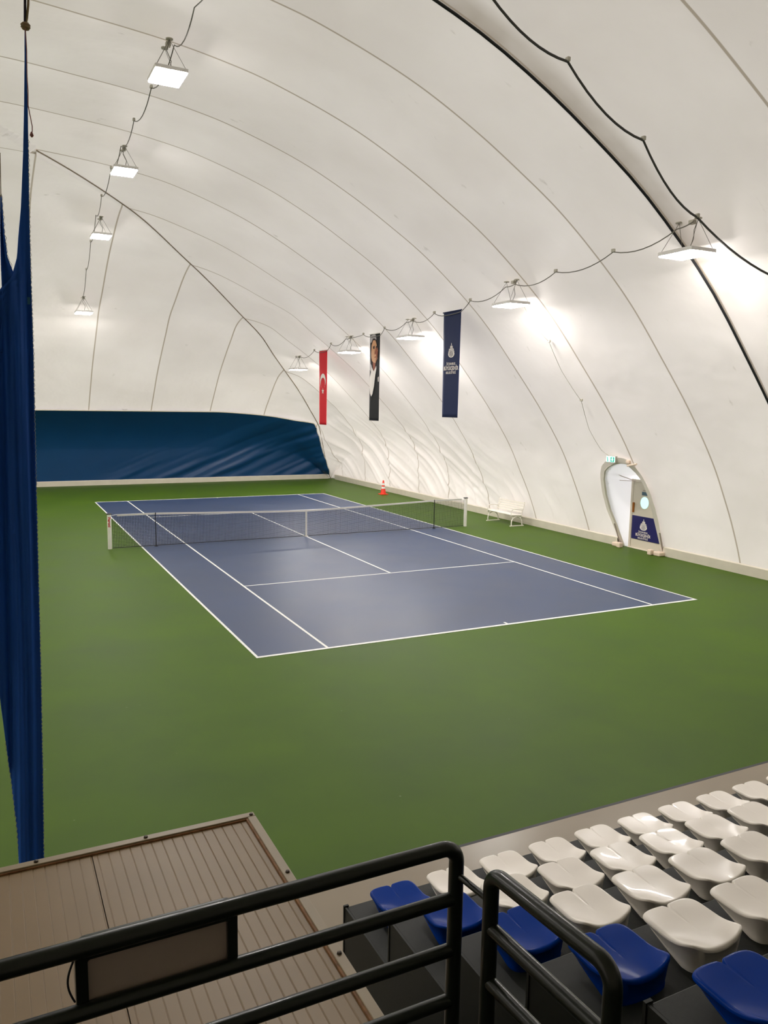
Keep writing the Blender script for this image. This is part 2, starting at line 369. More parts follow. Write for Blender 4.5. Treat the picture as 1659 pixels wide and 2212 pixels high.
Xc, Yc = np.meshgrid(np.linspace(XR-17.05, 2*CX-XR+17.05, 40), A_); Zc = height(Xc, Yc)
Vc = np.stack([Xc, Yc, Zc], -1)+normals(Xc, Yc)*(.11*np.sin(np.pi*(U_-np.floor(U_)))**.8)[:, None, None]
tag(grid_mesh('ceiling', Vc, MFAB, uv=np.stack([np.repeat(U_[:, None], 40, 1), np.zeros_like(Xc)], -1)), kind='structure')
V, uv = patch('near', 60); tag(grid_mesh('wall_near', V, MNEAR, uv=uv), kind='structure')
# welded corner seams (hips) of the membrane
MSEAM = mat('seam_tape', (150, 136, 116), .7)
ti = 1
for sx_, sy_, fw in ((1, 1, 1), (-1, 1, 1), (1, -1, 0), (-1, -1, 0)):
    b = MB(); pts = []
    for s in np.linspace(.02, 17.05, 80):
        x = XR-s if sx_ > 0 else 2*CX-XR+s; y = YF-s if sy_ > 0 else YN+s
        pts.append(Vector((x, y, H(x, y)-.02)))
    b.tube(pts, .024, 6); tag(b.build('trim_%d' % ti, MSEAM), kind='structure'); ti += 1
# ---------------------------------------------------------------- floor and court
b = MB(); b.box(-31.5, 9.6, -18.58, 19.8, -.2, 0); fl = tag(b.build('floor', MGREEN), kind='structure')
b = MB(); b.box(-31.5, 9.6, -34, -18.62, -.2, 0); b.build('grey_apron', MCONC, fl)
b = MB(); b.box(-31.5, 9.6, -18.62, -18.58, -.2, .001); b.build('apron_joint', MDARKF, fl)
D, S_, B, VV = 5.485, 4.115, 11.885, 6.40
b = MB(); b.box(-D, D, -B, B, .0005, .0025); b.build('court_surface', MBLUE, fl)
LZ = [.0045]
def line(x0, x1, y0, y1):
    LZ[0] += .0002; MB().box(x0, x1, y0, y1, .001, LZ[0]).build('court_line', MLINE, fl)
lw = .05
for sx in (-1, 1):
    line(*sorted((sx*D, sx*(D-lw))), -B, B); line(*sorted((sx*S_, sx*(S_-lw))), -B+.0, B)
for sy in (-1, 1):
    line(-D, D, *sorted((sy*B, sy*(B-.08)))); line(-S_, S_, *sorted((sy*VV, sy*(VV-lw)))); line(-lw/2, lw/2, *sorted((sy*(B-.2), sy*(B-.08))))
line(-lw/2, lw/2, -VV, VV)
# hem strips at the foot of the membrane
def hem(name, pts, h, t, mname=MTRIM):
    b = MB(); n = len(pts); vs = []
    for (x, y, nx, ny) in pts: vs += [(x, y, 0), (x-nx*t, y-ny*t, 0), (x-nx*(t+.02), y-ny*(t+.02), h*.9), (x-nx*(t-.02), y-ny*(t-.02), h)]
    fs = [(i*4+k, i*4+k+1, (i+1)*4+k+1, (i+1)*4+k) for i in range(n-1) for k in range(3)]+[(i*4+3, i*4, (i+1)*4, (i+1)*4+3) for i in range(n-1)]
    b.add(vs, fs); return b.build(name, mname)
def wob(y, k): return .035*math.sin(y*1.7+k)+.02*math.sin(y*4.1+k*2)
MHEM = mat('hem_vinyl', (214, 206, 190), .5, .3, noise=.04, nscale=3)
tag(hem('baseboard_right', [(XR, y, 1, wob(y, 0)*0) for y in np.linspace(-5.42, 18.6, 80)], .30, .20, MHEM), kind='structure')
tag(hem('baseboard_right', [(XR, y, 1, 0) for y in np.linspace(-18.5, -7.34, 40)], .30, .14, MHEM), kind='structure')
tag(hem('baseboard_far', [(x, YF, 0, 1) for x in np.arange(-30, 8.9, .4)], .27, .16, MHEM), kind='structure')
# ---------------------------------------------------------------- blue windscreen skirt on the far wall
def far_y(x, z):
    lo, hi = 0., 8.
    for _ in range(36):
        m = (lo+hi)/2
        if H(x, YF-m) < z: lo = m
        else: hi = m
    return YF-hi
ztop = cr([-31, -14, -8, 1.5, 3, 4.66, 6.2, 7.3, 7.5, 9.2], [3.7, 3.85, 3.95, 3.95, 3.88, 3.74, 3.5, 3.33, 3.05, 3.0])
nz = 46; rows = []
xr_e = lambda z: 7.47+(8.72-7.47)*(1-min(1, z/3.2))**1.0
for k in range(nz):
    t = k/(nz-1); row = []
    for u in np.linspace(0, 1, 300):
        uu = -24+(xr_e(3.2*t if t < 1 else 3.2)-(-24))*(1-(1-u)**1.4)
        z = .27+(float(ztop(uu))-.27)*t; row.append((uu, far_y(uu, z)-.09, z))
    rows.append(row)
SV = np.array(rows); X, Y, Z = SV[..., 0], SV[..., 1], SV[..., 2]
qd = Z*.9-X*.38; f = vnoise(qd*3.2+.6*vnoise(X*.6, Z, 20), X*.25+Z*.1, 21)*1.3+.5*vnoise(qd*7, X*.4, 22)
SV[..., 1] -= .11*np.clip(f, -.5, .6)*ss(-4.5, 3.0, X-2.2*(Z-1.6))+.03*vnoise(X*.3, Z*.3, 25)
tag(grid_mesh('windscreen', SV, MSCRIM), 'long blue vinyl windscreen skirt covering the foot of the far wall', 'windscreen')
b = MB(); b.tube([Vector(SV[-1, i])+Vector((0, -.02, .02)) for i in range(0, 300, 3)], .03, 6)
b.build('hem', MHEM, bpy.data.objects['windscreen'])
b = MB(); b.tube([Vector(SV[k, -1])+Vector((.02, -.02, 0)) for k in range(0, nz)], .015, 6); b.build('lacing', MCORD, bpy.data.objects['windscreen'])
# ---------------------------------------------------------------- cables on the membrane
def on_surf(x, y, off=.05):
    n = normals(np.array([x]), np.array([y]))[0]; return Vector((x, y, H(x, y)))-Vector(n)*off
pts = [on_surf(x, -12.65, .05) for x in np.concatenate([np.linspace(-24, 6, 60), np.linspace(6.2, 9.14, 24)])]
b = MB(); b.tube(pts, .028, 8); tag(b.build('rib_cable', MBLACK), 'thick black cable running over the dome along one seam, with a brown sooty stain', 'cable')
# lamp positions
RL = [(3.12, -13.07, 7.60, 0), (3.47, -6.6, 7.28, 1), (3.96, .1, 6.86, 2), (4.03, 5.6, 6.63, 3), (4.30, 12.4, 6.14, 4)]
LL = [(-5.72, -13.5, 11.25, 0), (-5.88, -7.2, 11.25, 0), (-5.66, .2, 11.17, 1), (-5.57, 6.4, 10.42, 2), (-5.68, 11.8, 8.19, 3)]  # first entry is an unseen lamp added to light the seats and near floor
def sag(a, b, d, n=8):
    a = Vector(a); b = Vector(b); out = []
    for i in range(n+1):
        t = i/n; p = a.lerp(b, t); p.z -= 4*d*t*(1-t); out.append(p)
    return out
LPTS = {}
def make_lamp(x, y, z, label, group, first=None):
    if first is not None:
        r = first.copy(); COL.objects.link(r); r.location = (x, y, z)
        for ch in list(first.children):
            c = ch.copy(); COL.objects.link(c); c.parent = r
            for g in ch.children: d = g.copy(); COL.objects.link(d); d.parent = c
        r['label'] = label; r['group'] = group; return r
    t = thing('hanging_lamp', label, 'ceiling lamp', (x, y, z), group)
    MB().box(x-.34, x+.34, y-.44, y+.44, z+.012, z+.09).build('housing', MHOUS, t, bevel=.015)
    MB().box(x-.32, x+.32, y-.42, y+.42, z-.012, z+.012).build('diffuser', MDIFR, t, bevel=.006)
    for sy in (-1, 1):
        top = (x, y+sy*.24, z+.66)
        pl = MB().lathe([(.075, 0), (.075, .02), (.03, .03)], (top[0], top[1], top[2]), 14).build('mounting_disc', MPLATE, t)
        w1 = MB(); 
        for ex in (-.3, .3): w1.tube([top, (x+ex, y+sy*.38, z+.09)], .005, 5)
        w1.build('hanger_wire', MCABLE, t)
    MB().tube([(x, y-.24, z+.64), (x-.05, y-.2, z+.45), (x+.06, y-.1, z+.3), (x+.02, y-.02, z+.09)], .008, 6).build('power_lead', MCABLE, t)
    MB().box(x-.05, x+.05, y-.16, y-.04, z+.58, z+.66).build('junction_box', MPLATE, t, bevel=.006)
    return t
RG, LG = 'LED lamps hung along the right side', 'LED lamps hung along the left side'
rl = ['square glowing LED lamp nearest the camera on the right, hung beside the black cable', 'square glowing LED lamp hung on the right between the nearest lamp and the navy banner',
      'square glowing LED lamp hung between the navy banner and the portrait banner', 'square glowing LED lamp hung between the portrait banner and the red flag', 'square glowing LED lamp farthest away on the right, hung beyond the red flag']
lls = ['glowing LED lamp in the left row hung just above the top edge of the photo', 'largest brightest glowing LED lamp, nearest in the left row near the top edge', 'second bright LED lamp down the left row, hung over the start of the corner seam',
      'third bright LED lamp down the left row, right of the blue curtain', 'lowest and farthest LED lamp of the left row, in front of the far wall']
lamp0 = None
for (x, y, z, i), lb in zip(RL, rl):
    if lamp0 is None: lamp0 = make_lamp(x, y, z, lb, RG)
    else: make_lamp(x, y, z, lb, RG, lamp0)
for (x, y, z, i), lb in zip(LL, lls): make_lamp(x, y, z, lb, LG, lamp0)
for i, (x, y, z) in enumerate([(-17.5, -13, 11.1), (-17.5, -6.6, 11.1), (-17.5, 0, 11.1), (-17.5, 6, 10.4), (-17.5, 12, 8.1), (-25.5, -6.6, 7.1), (-25.5, 5.6, 6.6)]):  # unseen lamps added to fill the dome with light
    make_lamp(x, y, z, 'glowing LED lamp over the neighbouring court, out of view behind the blue curtain', 'LED lamps over the neighbouring court', lamp0)
def cable_run(name, label, knots, r, m, sg, clips):
    t = thing(name, label, 'cable', knots[0])
    pts = []
    for a, c, s_ in zip(knots[:-1], knots[1:], sg):
        pts += sag(a, c, s_)[:-1]
    pts.append(Vector(knots[-1])); MB().tube(pts, r, 6).build('cord', m, t)
    for k in clips:
        p = Vector(knots[k]); MB().box(p.x-.03, p.x+.03, p.y-.045, p.y+.045, p.z-.005, p.z+.07).build('clip', MPLATE, t, bevel=.01)
    return t
def K(x, y, off=.1): return tuple(on_surf(x, y, off))
ks = [K(-2.07, -13.6), K(-.45, -13.6), K(1.35, -13.6), K(3.0, -13.45), K(4.4, -14.4), K(5.7, -15.6), K(6.9, -17.2)]
cable_run('power_cable', 'heavy grey power cable clipped down the curve of the dome to the nearest right lamp', ks, .022, MCABLED, [.16, .2, .2, .14, .14, .1], [0, 1, 2, 3])
ky = [-13.3, -12.84, -10.85, -8.64, -6.8, -6.35, -4.28, -3.38, -2.17, -1.85, -.15, .33, 2.13, 2.9, 3.87, 4.1, 5.36, 5.84, 7.65, 8.75, 9.8, 10.0, 12.16, 12.64]
kx = [3.06, 3.12, 3.27, 3.42, 3.5, 3.52, 3.69, 3.94, 3.97, 3.85, 3.94, 3.96, 4.0, 4.2, 4.17, 4.04, 4.05, 4.04, 4.13, 4.4, 4.41, 4.27, 4.37, 4.3]
kn = [K(x, y) for x, y in zip(kx, ky)]
sgs = [.16 if abs(ky[i+1]-ky[i]) > 1.3 else .02 for i in range(len(ky)-1)]
cable_run('lamp_cable', 'thin grey cable draped from lamp to lamp along the right side', kn, .012, MCABLE, sgs, [2, 3, 6, 9, 12, 15, 18, 21])
ly = [-15.5, -13.3, -9.0, -7.2, -4.6, -2.1, .2, 2.3, 4.7, 6.4, 8.2, 10.0, 11.75]
kn = [K(-5.72 if i > 0 else -5.7, y, .08) for i, y in enumerate(ly)]
cable_run('lamp_cable', 'thin grey cable draped from lamp to lamp down the left side', kn, .012, MCABLE, [.25]*12, [4, 5, 7, 8, 10, 11])
kn = [K(x, y, .03) for x, y in [(4.0, -6.4), (4.5, -6.22), (5.05, -6.36), (5.74, -6.13), (6.48, -6.2), (7.14, -5.85), (7.58, -5.95), (7.72, -6.3)]]
cable_run('exit_sign_cable', 'thin pale wire running down the membrane to the exit sign over the door', kn, .007, MPLATE, [.02]*7, [2, 4])
# ---------------------------------------------------------------- door with vestibule sleeve
def wp(y, z): return Vector((surf_x(y, max(z, .001)), y, z))
loop = [wp(y, z) for y, z in DOOR_LOOP]
t = tag(bpy.data.objects.new('door_1', None), kind='structure'); COL.objects.link(t); t.location = (9.14, -6.45, 0)
# frame loop in the plane of the door that the sleeve is stretched to
fy0, fy1, fz = -5.72, -7.15, 2.22
FL = []
for i, (y, z) in enumerate(DOOR_LOOP):
    if i < 6: FL.append((9.2, fy0, min(z, 2.2) if i < 5 else 2.3))
    elif i > 12: FL.append((9.2, fy1, min(z, 2.25)))
    else: FL.append((9.2, fy0+(fy1-fy0)*(i-5)/8.0, 2.34))
n_ = len(loop); GV = np.zeros((n_, 7, 3))
for i in range(n_):
    for k in range(7):
        a = k/6; p = loop[i].lerp(Vector(FL[i]), a); GV[i, k] = (p.x, p.y, p.z)
grid_mesh('sleeve', GV, MSLEEVE, t)
FG = np.zeros((n_, 5, 3))
for i, (y, z) in enumerate(DOOR_LOOP):
    dy, dz = y+6.36, z-1.3; dl_ = math.hypot(dy, dz)
    for k in range(5):
        o_ = -.02+.045*k; yy = y+dy/dl_*o_; zz = max(0.0, z+dz/dl_*o_ if z > 0 else 0); FG[i, k] = (surf_x(yy, max(zz, .001))-.035-(.02 if y < -6.4 else 0), yy, zz)
grid_mesh('opening_flange', FG, mat('flange_vinyl', (238, 230, 220), .6, .2, noise=.03, trans=.12), t, uv=np.tile(np.array([.5, 0.]), (n_, 5, 1)))
b = MB()
b.tube([p+Vector((-.015, 0, 0)) for p in fillet(loop, .12, 3)], .03, 8); b.build('opening_rim', MHEM, t)
b = MB(); b.box(9.08, 9.2, fy1, fy0, 0, .03); b.box(9.12, 9.2, fy0-.09, fy0, .03, 2.16); b.box(9.12, 9.2, fy1, fy0, 2.16, 2.26); b.box(9.12, 9.2, fy1, fy1+.06, .03, 2.16); b.build('door_frame', MDOOR, t, bevel=.01)
dl = MB().box(9.14, 9.19, fy1+.06, fy0-.09, .02, 2.16).build('door_leaf', MDOOR, t, bevel=.006)
yc = -6.33
MB().prism([(.17*math.cos(a), .19*math.sin(a)) for a in np.linspace(0, 2*math.pi, 32, endpoint=False)], lambda u, v, d: (9.14-d, yc+u, 1.53+v), .0, .015).build('round_window', MMINT, dl)  # emissive disc stands in for daylight coming through the window
MB().box(9.128, 9.14, yc-.13, yc+.13, 1.77, 1.88).build('notice', mat('notice_slate', (70, 96, 112), .5), dl)
MB().box(9.128, 9.14, yc-.10, yc+.10, 1.91, 1.94).build('notice_strip', MPANEL, dl)
sg = MB().box(9.122, 9.14, -7.05, -5.84, .32, 1.08).build('door_sign', MSIGNNAVY, dl)
MB().box(9.08, 9.14, -5.9, -5.85, 1.18, 1.5).build('door_handle', MBRASS, dl, bevel=.01)
b = MB(); p0 = Vector((8.55, -5.8, 2.27)); b.tube([(9.1, -5.9, 2.2), (8.7, -5.7, 2.35), (8.35, -5.65, 2.5)], .012, 6); b.tube([(9.1, -5.9, 2.2), (8.6, -5.72, 2.22)], .01, 6); b.build('sleeve_pole', MPANEL, t)
def emblem(parent, xpl, yc, zc, sc, m, mbg):
    """onion-shaped crest of domes over a lattice oval, printed facing the court"""
    F = lambda u, v, d: (xpl-d*.3, yc-u*sc, zc+v*sc*.75)
    b = MB(); N_ = 32
    b.prism([(.5*math.cos(a), -.32+.42*math.sin(a)*(1.0 if math.sin(a) < 0 else .55)) for a in np.linspace(0, 2*math.pi, N_, endpoint=False)], F, .004, .008)
    for w0, z0, z1 in ((.50, -.16, -.06), (.44, -.02, .07), (.30, .11, .24), (.22, .27, .40), (.14, .43, .55)):
        b.prism([(-w0, z0), (w0, z0), (w0*.9, z1), (-w0*.9, z1)], F, .004, .008)
    for x, h in ((0, .86), (-.17, .52), (.17, .52), (-.34, .26), (.34, .26)):
        b.prism([(x-.05, h-.25), (x+.05, h-.25), (x+.03, h-.08), (x, h), (x-.03, h-.08)], F, .004, .008)
    b.build('emblem', m, parent)
    c = MB()
    for k in (-1, 1):
        for r_ in (.14, .28):
            pts = [(k*.02+r_*math.cos(a)*1.0, -.36+r_*.9*math.sin(a)) for a in np.linspace(0, 2*math.pi, 20)]
            c.tube([F(u, v, .009) for u, v in pts], .012*sc, 4)
    c.prism([(-.02, -.68), (.02, -.68), (.02, -.15), (-.02, -.15)], F, .008, .011); c.build('emblem_lattice', mbg, parent)
def municipality(parent, xpl, yc, ztop, wid, m):
    s = wid
    fn = lambda zc: (lambda x, y, z: (xpl-.003-z, yc-x, zc+y))
    text_obj('\u0130STANBUL', .12*s, 'lettering', m, parent, fn(ztop), .62*s, .001*s)
    text_obj('B\u00dcY\u00dcK\u015eEH\u0130R', .19*s, 'lettering', m, parent, fn(ztop-.155*s), .98*s, .0035*s)
    text_obj('BELED\u0130YES\u0130', .115*s, 'lettering', m, parent, fn(ztop-.305*s), .66*s, .001*s)
emblem(sg, 9.118, -6.36, .81, .31, MFWHITE, MSIGNNAVY)
municipality(sg, 9.118, -6.36, .575, .66, MFWHITE)
# struts and foot blocks either side of the door
for yy, sgn, lb in ((-5.46, 1, 'left'), (-7.3, -1, 'right')):
    q = thing('door_anchor', 'cream anchor foot with a grey strut at the %s side of the door opening' % ('bench' if sgn > 0 else 'near'), 'anchor', (8.95, yy, 0))
    MB().box(8.78, 9.02, yy-.14, yy+.14, 0, .13).build('foot_block', MPLUG, q, bevel=.03)
    MB().box(8.70, 8.86, yy-.24*sgn-.08, yy-.24*sgn+.08, 0, .17).build('foot_block', MPLUG, q, bevel=.03)
    MB().tube([wp(yy+.02*sgn, .1)+Vector((-.08, 0, 0)), wp(yy+.07*sgn, .75)+Vector((-.06, 0, 0))], .022, 6).build('strut', MPANEL, q)
# exit sign
ex = thing('exit_sign', 'small lit green and white exit sign hanging over the door opening', 'exit sign', (7.66, -6.33, 2.97))
MB().box(7.62, 7.70, -6.53, -6.13, 2.86, 3.06).build('sign_case', MPLATE, ex, bevel=.01)
MB().box(7.612, 7.622, -6.52, -6.14, 2.87, 3.05).build('sign_face', MMINT, ex)
FE = lambda u, v, d: (7.612-d, -6.33-u, 2.96+v)
MB().prism([(0, -.075), (.16, -.075), (.16, .07), (0, .07)], FE, .0, .004).build('pictogram', MGREENS, ex)
MB().prism([(.055, .06), (.105, .06), (.105, .0), (.135, .0), (.08, -.065), (.025, .0), (.055, .0)], FE, .004, .007).build('pictogram', MMINT, ex)
MB().prism([(-.16, .06), (-.135, .07), (-.10, -.07), (-.13, -.075)], FE, .0, .004).build('pictogram', MGREENS, ex)
ec = thing('door_closer', 'cream bracket with a short tilted arm mounted above the door opening', 'bracket', (7.8, -7.0, 2.9))
MB().box(7.7, 7.82, -7.02, -6.88, 2.86, 2.98).build('bracket_body', MPLUG, ec, bevel=.03)
MB().tube([(7.72, -6.95, 2.80), (7.70, -7.35, 2.88)], .03, 6).build('bracket_arm', MPLUG, ec)
# ---------------------------------------------------------------- banners
def banner(name, label, xt, yl, yr, zt, zb, m, xb=None, taper=0.0):
    """cloth hanging in a plane facing the court; yl = far edge (left in view), yr = near edge"""
    t = thing(name, label, 'banner', (xt, (yl+yr)/2, zt))
    R_, C_ = 30, 12; V = np.zeros((R_, C_, 3)); xb_ = xb if xb is not None else xt
    for i in range(R_):
        a = i/(R_-1)
        for j in range(C_):
            c = j/(C_-1); y = yl+(yr-yl)*c; yc = (yl+yr)/2; y = yc+(y-yc)*(1-taper*a)
            V[i, j] = (xt+(xb_-xt)*a, y, zt+(zb-zt)*a)
    grid_mesh('cloth', V, m, t, solid=.004)
    MB().tube([(xt-.005, yl+.03, zt+.0), (xt-.005, yr-.03, zt)], .02, 8).build('top_sleeve', MFWHITE if m is not MNAVY else MNAVY, t)
    return t
bn = banner('banner', 'tall navy municipal banner with white crest, nearest of the three hanging banners', 3.92, -2.24, -3.31, 7.52, 4.14, MNAVY, taper=.1)
emblem(bn, 3.915, -2.78, 6.28, .39, MFWHITE, MNAVY)
municipality(bn, 3.915, -2.78, 5.86, .92, MFWHITE)
bf = banner('banner', 'narrow red banner with white crescent and star, farthest of the hanging banners', 4.36, 9.75, 8.78, 6.93, 3.54, MRED, taper=.12)
F = lambda u, v, d: (4.35-d, 9.26-u, 5.55+v)
N_ = 30; R1, R2, dv = .335, .265, -.12
b = MB(); outer = [(R1*math.sin(a), R1*math.cos(a)) for a in np.linspace(-2.55, 2.55, N_)]; inner = [(R2*math.sin(a), dv+R2*math.cos(a)+.0) for a in np.linspace(-2.25, 2.25, N_)]
vs = [F(u, v, .003) for u, v in outer]+[F(u, v, .003) for u, v in inner]
b.add(vs, [(i, i+1, N_+i+1, N_+i) for i in range(N_-1)]); b.build('crescent', MFWHITE, bf)
st = [((.15 if k % 2 == 0 else .06)*math.sin(k*math.pi/5), -.47+(.15 if k % 2 == 0 else .06)*math.cos(k*math.pi/5)) for k in range(10)]
MB().prism(st, F, .002, .005).build('star', MFWHITE, bf)
bp_ = banner('banner', 'black banner printed with a portrait of a man in white shirt, middle of the three', 4.14, 3.81, 2.92, 7.26, 3.88, MBLK, taper=.03)
# printed portrait, u across the cloth (-.43 .. .43), v down from the top in banner heights
def PR(poly, m, name, d=.003):
    MB().prism([(-.44+.88*u, v) for u, v in poly], lambda u, v, dd: (4.135-dd, 3.365-u, 7.26-3.38*v), d, d+.002).build(name, m, bp_)
PR([(.05, .02), (.5, .0), (.62, .03), (.66, .07), (.4, .06), (.22, .09), (.05, .1)], MGREY, 'printed_backdrop', .001)
PR([(.02, .25), (.0, .31), (.0, .40), (.2, .44), (.26, .40), (.1, .3)], MGREY, 'printed_collar', .001)
PR([(.05, .29), (.06, .16), (.14, .10), (.32, .05), (.52, .055), (.68, .09), (.72, .13), (.6, .12), (.3, .12), (.2, .2), (.14, .27), (.2, .34), (.3, .38), (.1, .34)], MHAIR, 'printed_hair', .003)
PR([(.32, .30), (.62, .32), (.56, .40), (.45, .43), (.34, .38)], MSKIN2, 'printed_neck', .004)
PR([(.16, .22), (.2, .13), (.34, .075), (.56, .075), (.68, .12), (.76, .16), (.84, .20), (.8, .25), (.78, .29), (.62, .335), (.44, .33), (.26, .31), (.18, .27)], MSKIN, 'printed_face', .006)
PR([(.6, .15), (.74, .16), (.84, .21), (.8, .26), (.7, .31), (.62, .33), (.68, .27), (.64, .22)], MSKIN2, 'printed_face_shade', .008)
PR([(.34, .145), (.5, .135), (.52, .15), (.5, .175), (.36, .17)], MHAIR, 'printed_eye', .009)
PR([(.64, .14), (.76, .145), (.74, .17), (.66, .165)], MHAIR, 'printed_eye', .011)
PR([(.5, .225), (.56, .17), (.62, .21), (.64, .232), (.54, .24)], MSKIN2, 'printed_nose', .0095)
PR([(.5, .265), (.66, .258), (.64, .272), (.54, .278)], MSKIN2, 'printed_mouth', .0095)
PR([(.25, .38), (.45, .43), (.7, .37), (.72, .40), (.62, .47), (.5, .60), (.36, .69), (.22, .72), (.1, .68), (.03, .6), (.06, .5), (.18, .44)], MFWHITE, 'printed_shirt', .012)
PR([(.88, .505), (.97, .49), (.97, .55), (.9, .55)], MFWHITE, 'printed_pocket_square', .012)
# ---------------------------------------------------------------- tennis net
nt_ = thing('tennis_net', 'tennis net with white top band stretched across the blue court', 'tennis net', (0, 0, 0))
PX = 6.33
def ztopn(x): return .914+(1.06-.914)*min(1, abs(x)/5.03)**1.15
b = MB()
xs = np.arange(-PX+.02, PX, .048)
def cord3(b, p, q, r):
    p = Vector(p); q = Vector(q); d = (q-p).normalized(); a = Vector((0, 1, 0)); c = d.cross(a)
    vs = []
    for e in (p, q):
        for k in range(3): an = 2.094*k; vs.append(e+(a*math.cos(an)+c*math.sin(an))*r)
    b.add(vs, [(0, 1, 4, 3), (1, 2, 5, 4), (2, 0, 3, 5)])
for x in xs: cord3(b, (x, 0, .03), (x, 0, ztopn(x)-.05), .0046)
for k in range(22):
    tt = k/21
    for i in range(26):
        xa = -PX+2*PX*i/26; xb = -PX+2*PX*(i+1)/26
        cord3(b, (xa, 0, .03+(ztopn(xa)-.08)*tt), (xb, 0, .03+(ztopn(xb)-.08)*tt), .0046)
b.build('netting', MNET, nt_)
def strip(b, z0f, z1f, t_, n=40, x0=-PX, x1=PX):
    for i in range(n):
        xa = x0+(x1-x0)*i/n; xb = x0+(x1-x0)*(i+1)/n
        b.add([(xa, -t_, z0f(xa)), (xb, -t_, z0f(xb)), (xb, -t_, z1f(xb)), (xa, -t_, z1f(xa)), (xa, t_, z0f(xa)), (xb, t_, z0f(xb)), (xb, t_, z1f(xb)), (xa, t_, z1f(xa))],
              [(0, 1, 2, 3), (7, 6, 5, 4), (3, 2, 6, 7), (0, 4, 5, 1)])
b = MB(); strip(b, lambda x: ztopn(x)-.055, lambda x: ztopn(x), .012, 44, -PX+.15, PX-.1); b.build('top_band', MBAND, nt_)
b = MB(); b.tube([(x, 0, .028) for x in np.linspace(-PX, PX, 20)], .012, 6); b.build('bottom_cord', MBLACK, nt_)
b = MB(); b.box(-.028, .028, -.016, .016, .0, .925); b.build('centre_strap', MBAND, nt_)
b = MB(); b.box(-.06, .06, -.05, .05, .004, .03); b.build('strap_anchor', MBAND, nt_)
b = MB(); b.tube([(-6.33, 0, 1.03), (-6.2, 0, 1.055), (-6.1, 0, 1.04)], .008, 6); b.build('lacing_cord', MWHITE, nt_)
for sx, lb in ((-1, 'left'), (1, 'right')):
    p = thing('net_post', 'white net post at the %s' % ('left end of the net with red lettering' if sx < 0 else 'right end of the net, towards the bench'), 'net post', (sx*6.41, 0, 0), 'net posts')
    b = MB(); b.lathe([(.062, 0), (.062, 1.07)], (sx*6.41, 0, 0), 20); b.build('post_tube', MWHITE, p)
    b = MB(); b.box(sx*6.41-.07, sx*6.41+.07, -.06, .06, 1.07, 1.10); b.build('post_cap', MBLACK, p, bevel=.01)
    if sx < 0:
        a0 = math.atan2(-1, -.15)
        text_obj('Peroni', .125, 'lettering', MREDT, p, lambda x, y, z: (-6.41+(.066+z*.3)*math.cos(a0)-y*math.sin(a0)*.9, (.066+z*.3)*math.sin(a0)+0*y, .84-x), .30, .004, .002)
for sx in (-1, 1):
    p = thing('singles_stick', 'thin black singles stick propping up the net near its %s post' % ('left' if sx < 0 else 'right'), 'net stick', (sx*5.03, -.03, 0), 'singles sticks')
    MB().tube([(sx*5.03, -.035, .01), (sx*5.03, -.035, 1.07)], .014, 8).build('stick', MBLACK, p)
    MB().lathe([(.06, 0), (.06, .012), (.02, .02)], (sx*5.03, -.035, .0), 12).build('foot', MBLACK, p)
# ---------------------------------------------------------------- traffic cone
c = thing('traffic_cone', 'orange traffic cone with white bands on the green floor by the far corner', 'traffic cone', (8.18, 10.52, 0))
MB().box(7.98, 8.38, 10.32, 10.72, 0, .035).build('base', MORANGE, c, bevel=.02)
MB().lathe([(.15, .035), (.135, .08), (.035, .70), (.03, .72)], (8.18, 10.52, 0), 24).build('cone_body', MORANGE, c)
for z0, z1 in ((.30, .40), (.47, .58)):
    rr = lambda z: .135-(z-.08)*.1613+.004
    MB().lathe([(rr(z0), z0), (rr(z1), z1)], (8.18, 10.52, 0), 24).build('reflective_band', MREFL, c)
# ---------------------------------------------------------------- bench
bx, by0, by1 = 8.05, -.66, .92
be = thing('park_bench', 'white slatted park bench with scrolled legs standing against the right wall', 'bench', (8.3, .13, 0))
for i in range(5):      # seat slats
    x = bx+.03+i*.095; MB().box(x-.036, x+.036, by0-.06, by1+.06, .425-.006*i, .447-.006*i).build('seat_slat', MBENCH, be, bevel=.006)
for i in range(5):      # back slats
    z = .50+i*.082; x = bx+.46+i*.028
    MB().box(x-.011, x+.011, by0-.06, by1+.06, z, z+.064).build('back_slat', MBENCH, be, bevel=.005)
for y in (by0, by1):
    b = MB()
    arch = [(bx+.02, y, .03), (bx+.01, y, .12), (bx+.03, y, .22), (bx+.09, y, .31), (bx+.2, y, .36), (bx+.26, y, .37), (bx+.34, y, .35), (bx+.44, y, .28), (bx+.49, y, .18), (bx+.5, y, .08), (bx+.52, y, .03)]
    b.tube(fillet(arch, .03, 3), [.022]*len(fillet(arch, .03, 3)), 8); b.box(bx-.05, bx+.58, y-.022, y+.022, 0, .03)
    b.tube([(bx-.02, y, .41), (bx+.48, y, .39)], .02, 8)
    b.tube([(bx+.06, y, .33), (bx+.02, y, .40)], .016, 6); b.tube([(bx+.42, y, .30), (bx+.46, y, .40)], .018, 6)
    b.build('leg_frame', MBENCH, be)
    b = MB(); b.tube([(bx+.45, y, .36), (bx+.5, y, .56), (bx+.6, y, .92)], .018, 8); b.build('back_support', MBENCH, be)
    b = MB(); arm = [(bx+.0, y, .42), (bx-.01, y, .52), (bx+.02, y, .62), (bx+.1, y, .655), (bx+.3, y, .65), (bx+.42, y, .63), (bx+.52, y, .64)]
    b.tube(fillet(arm, .03, 3), .015, 8); b.build('armrest', MBENCH, be)
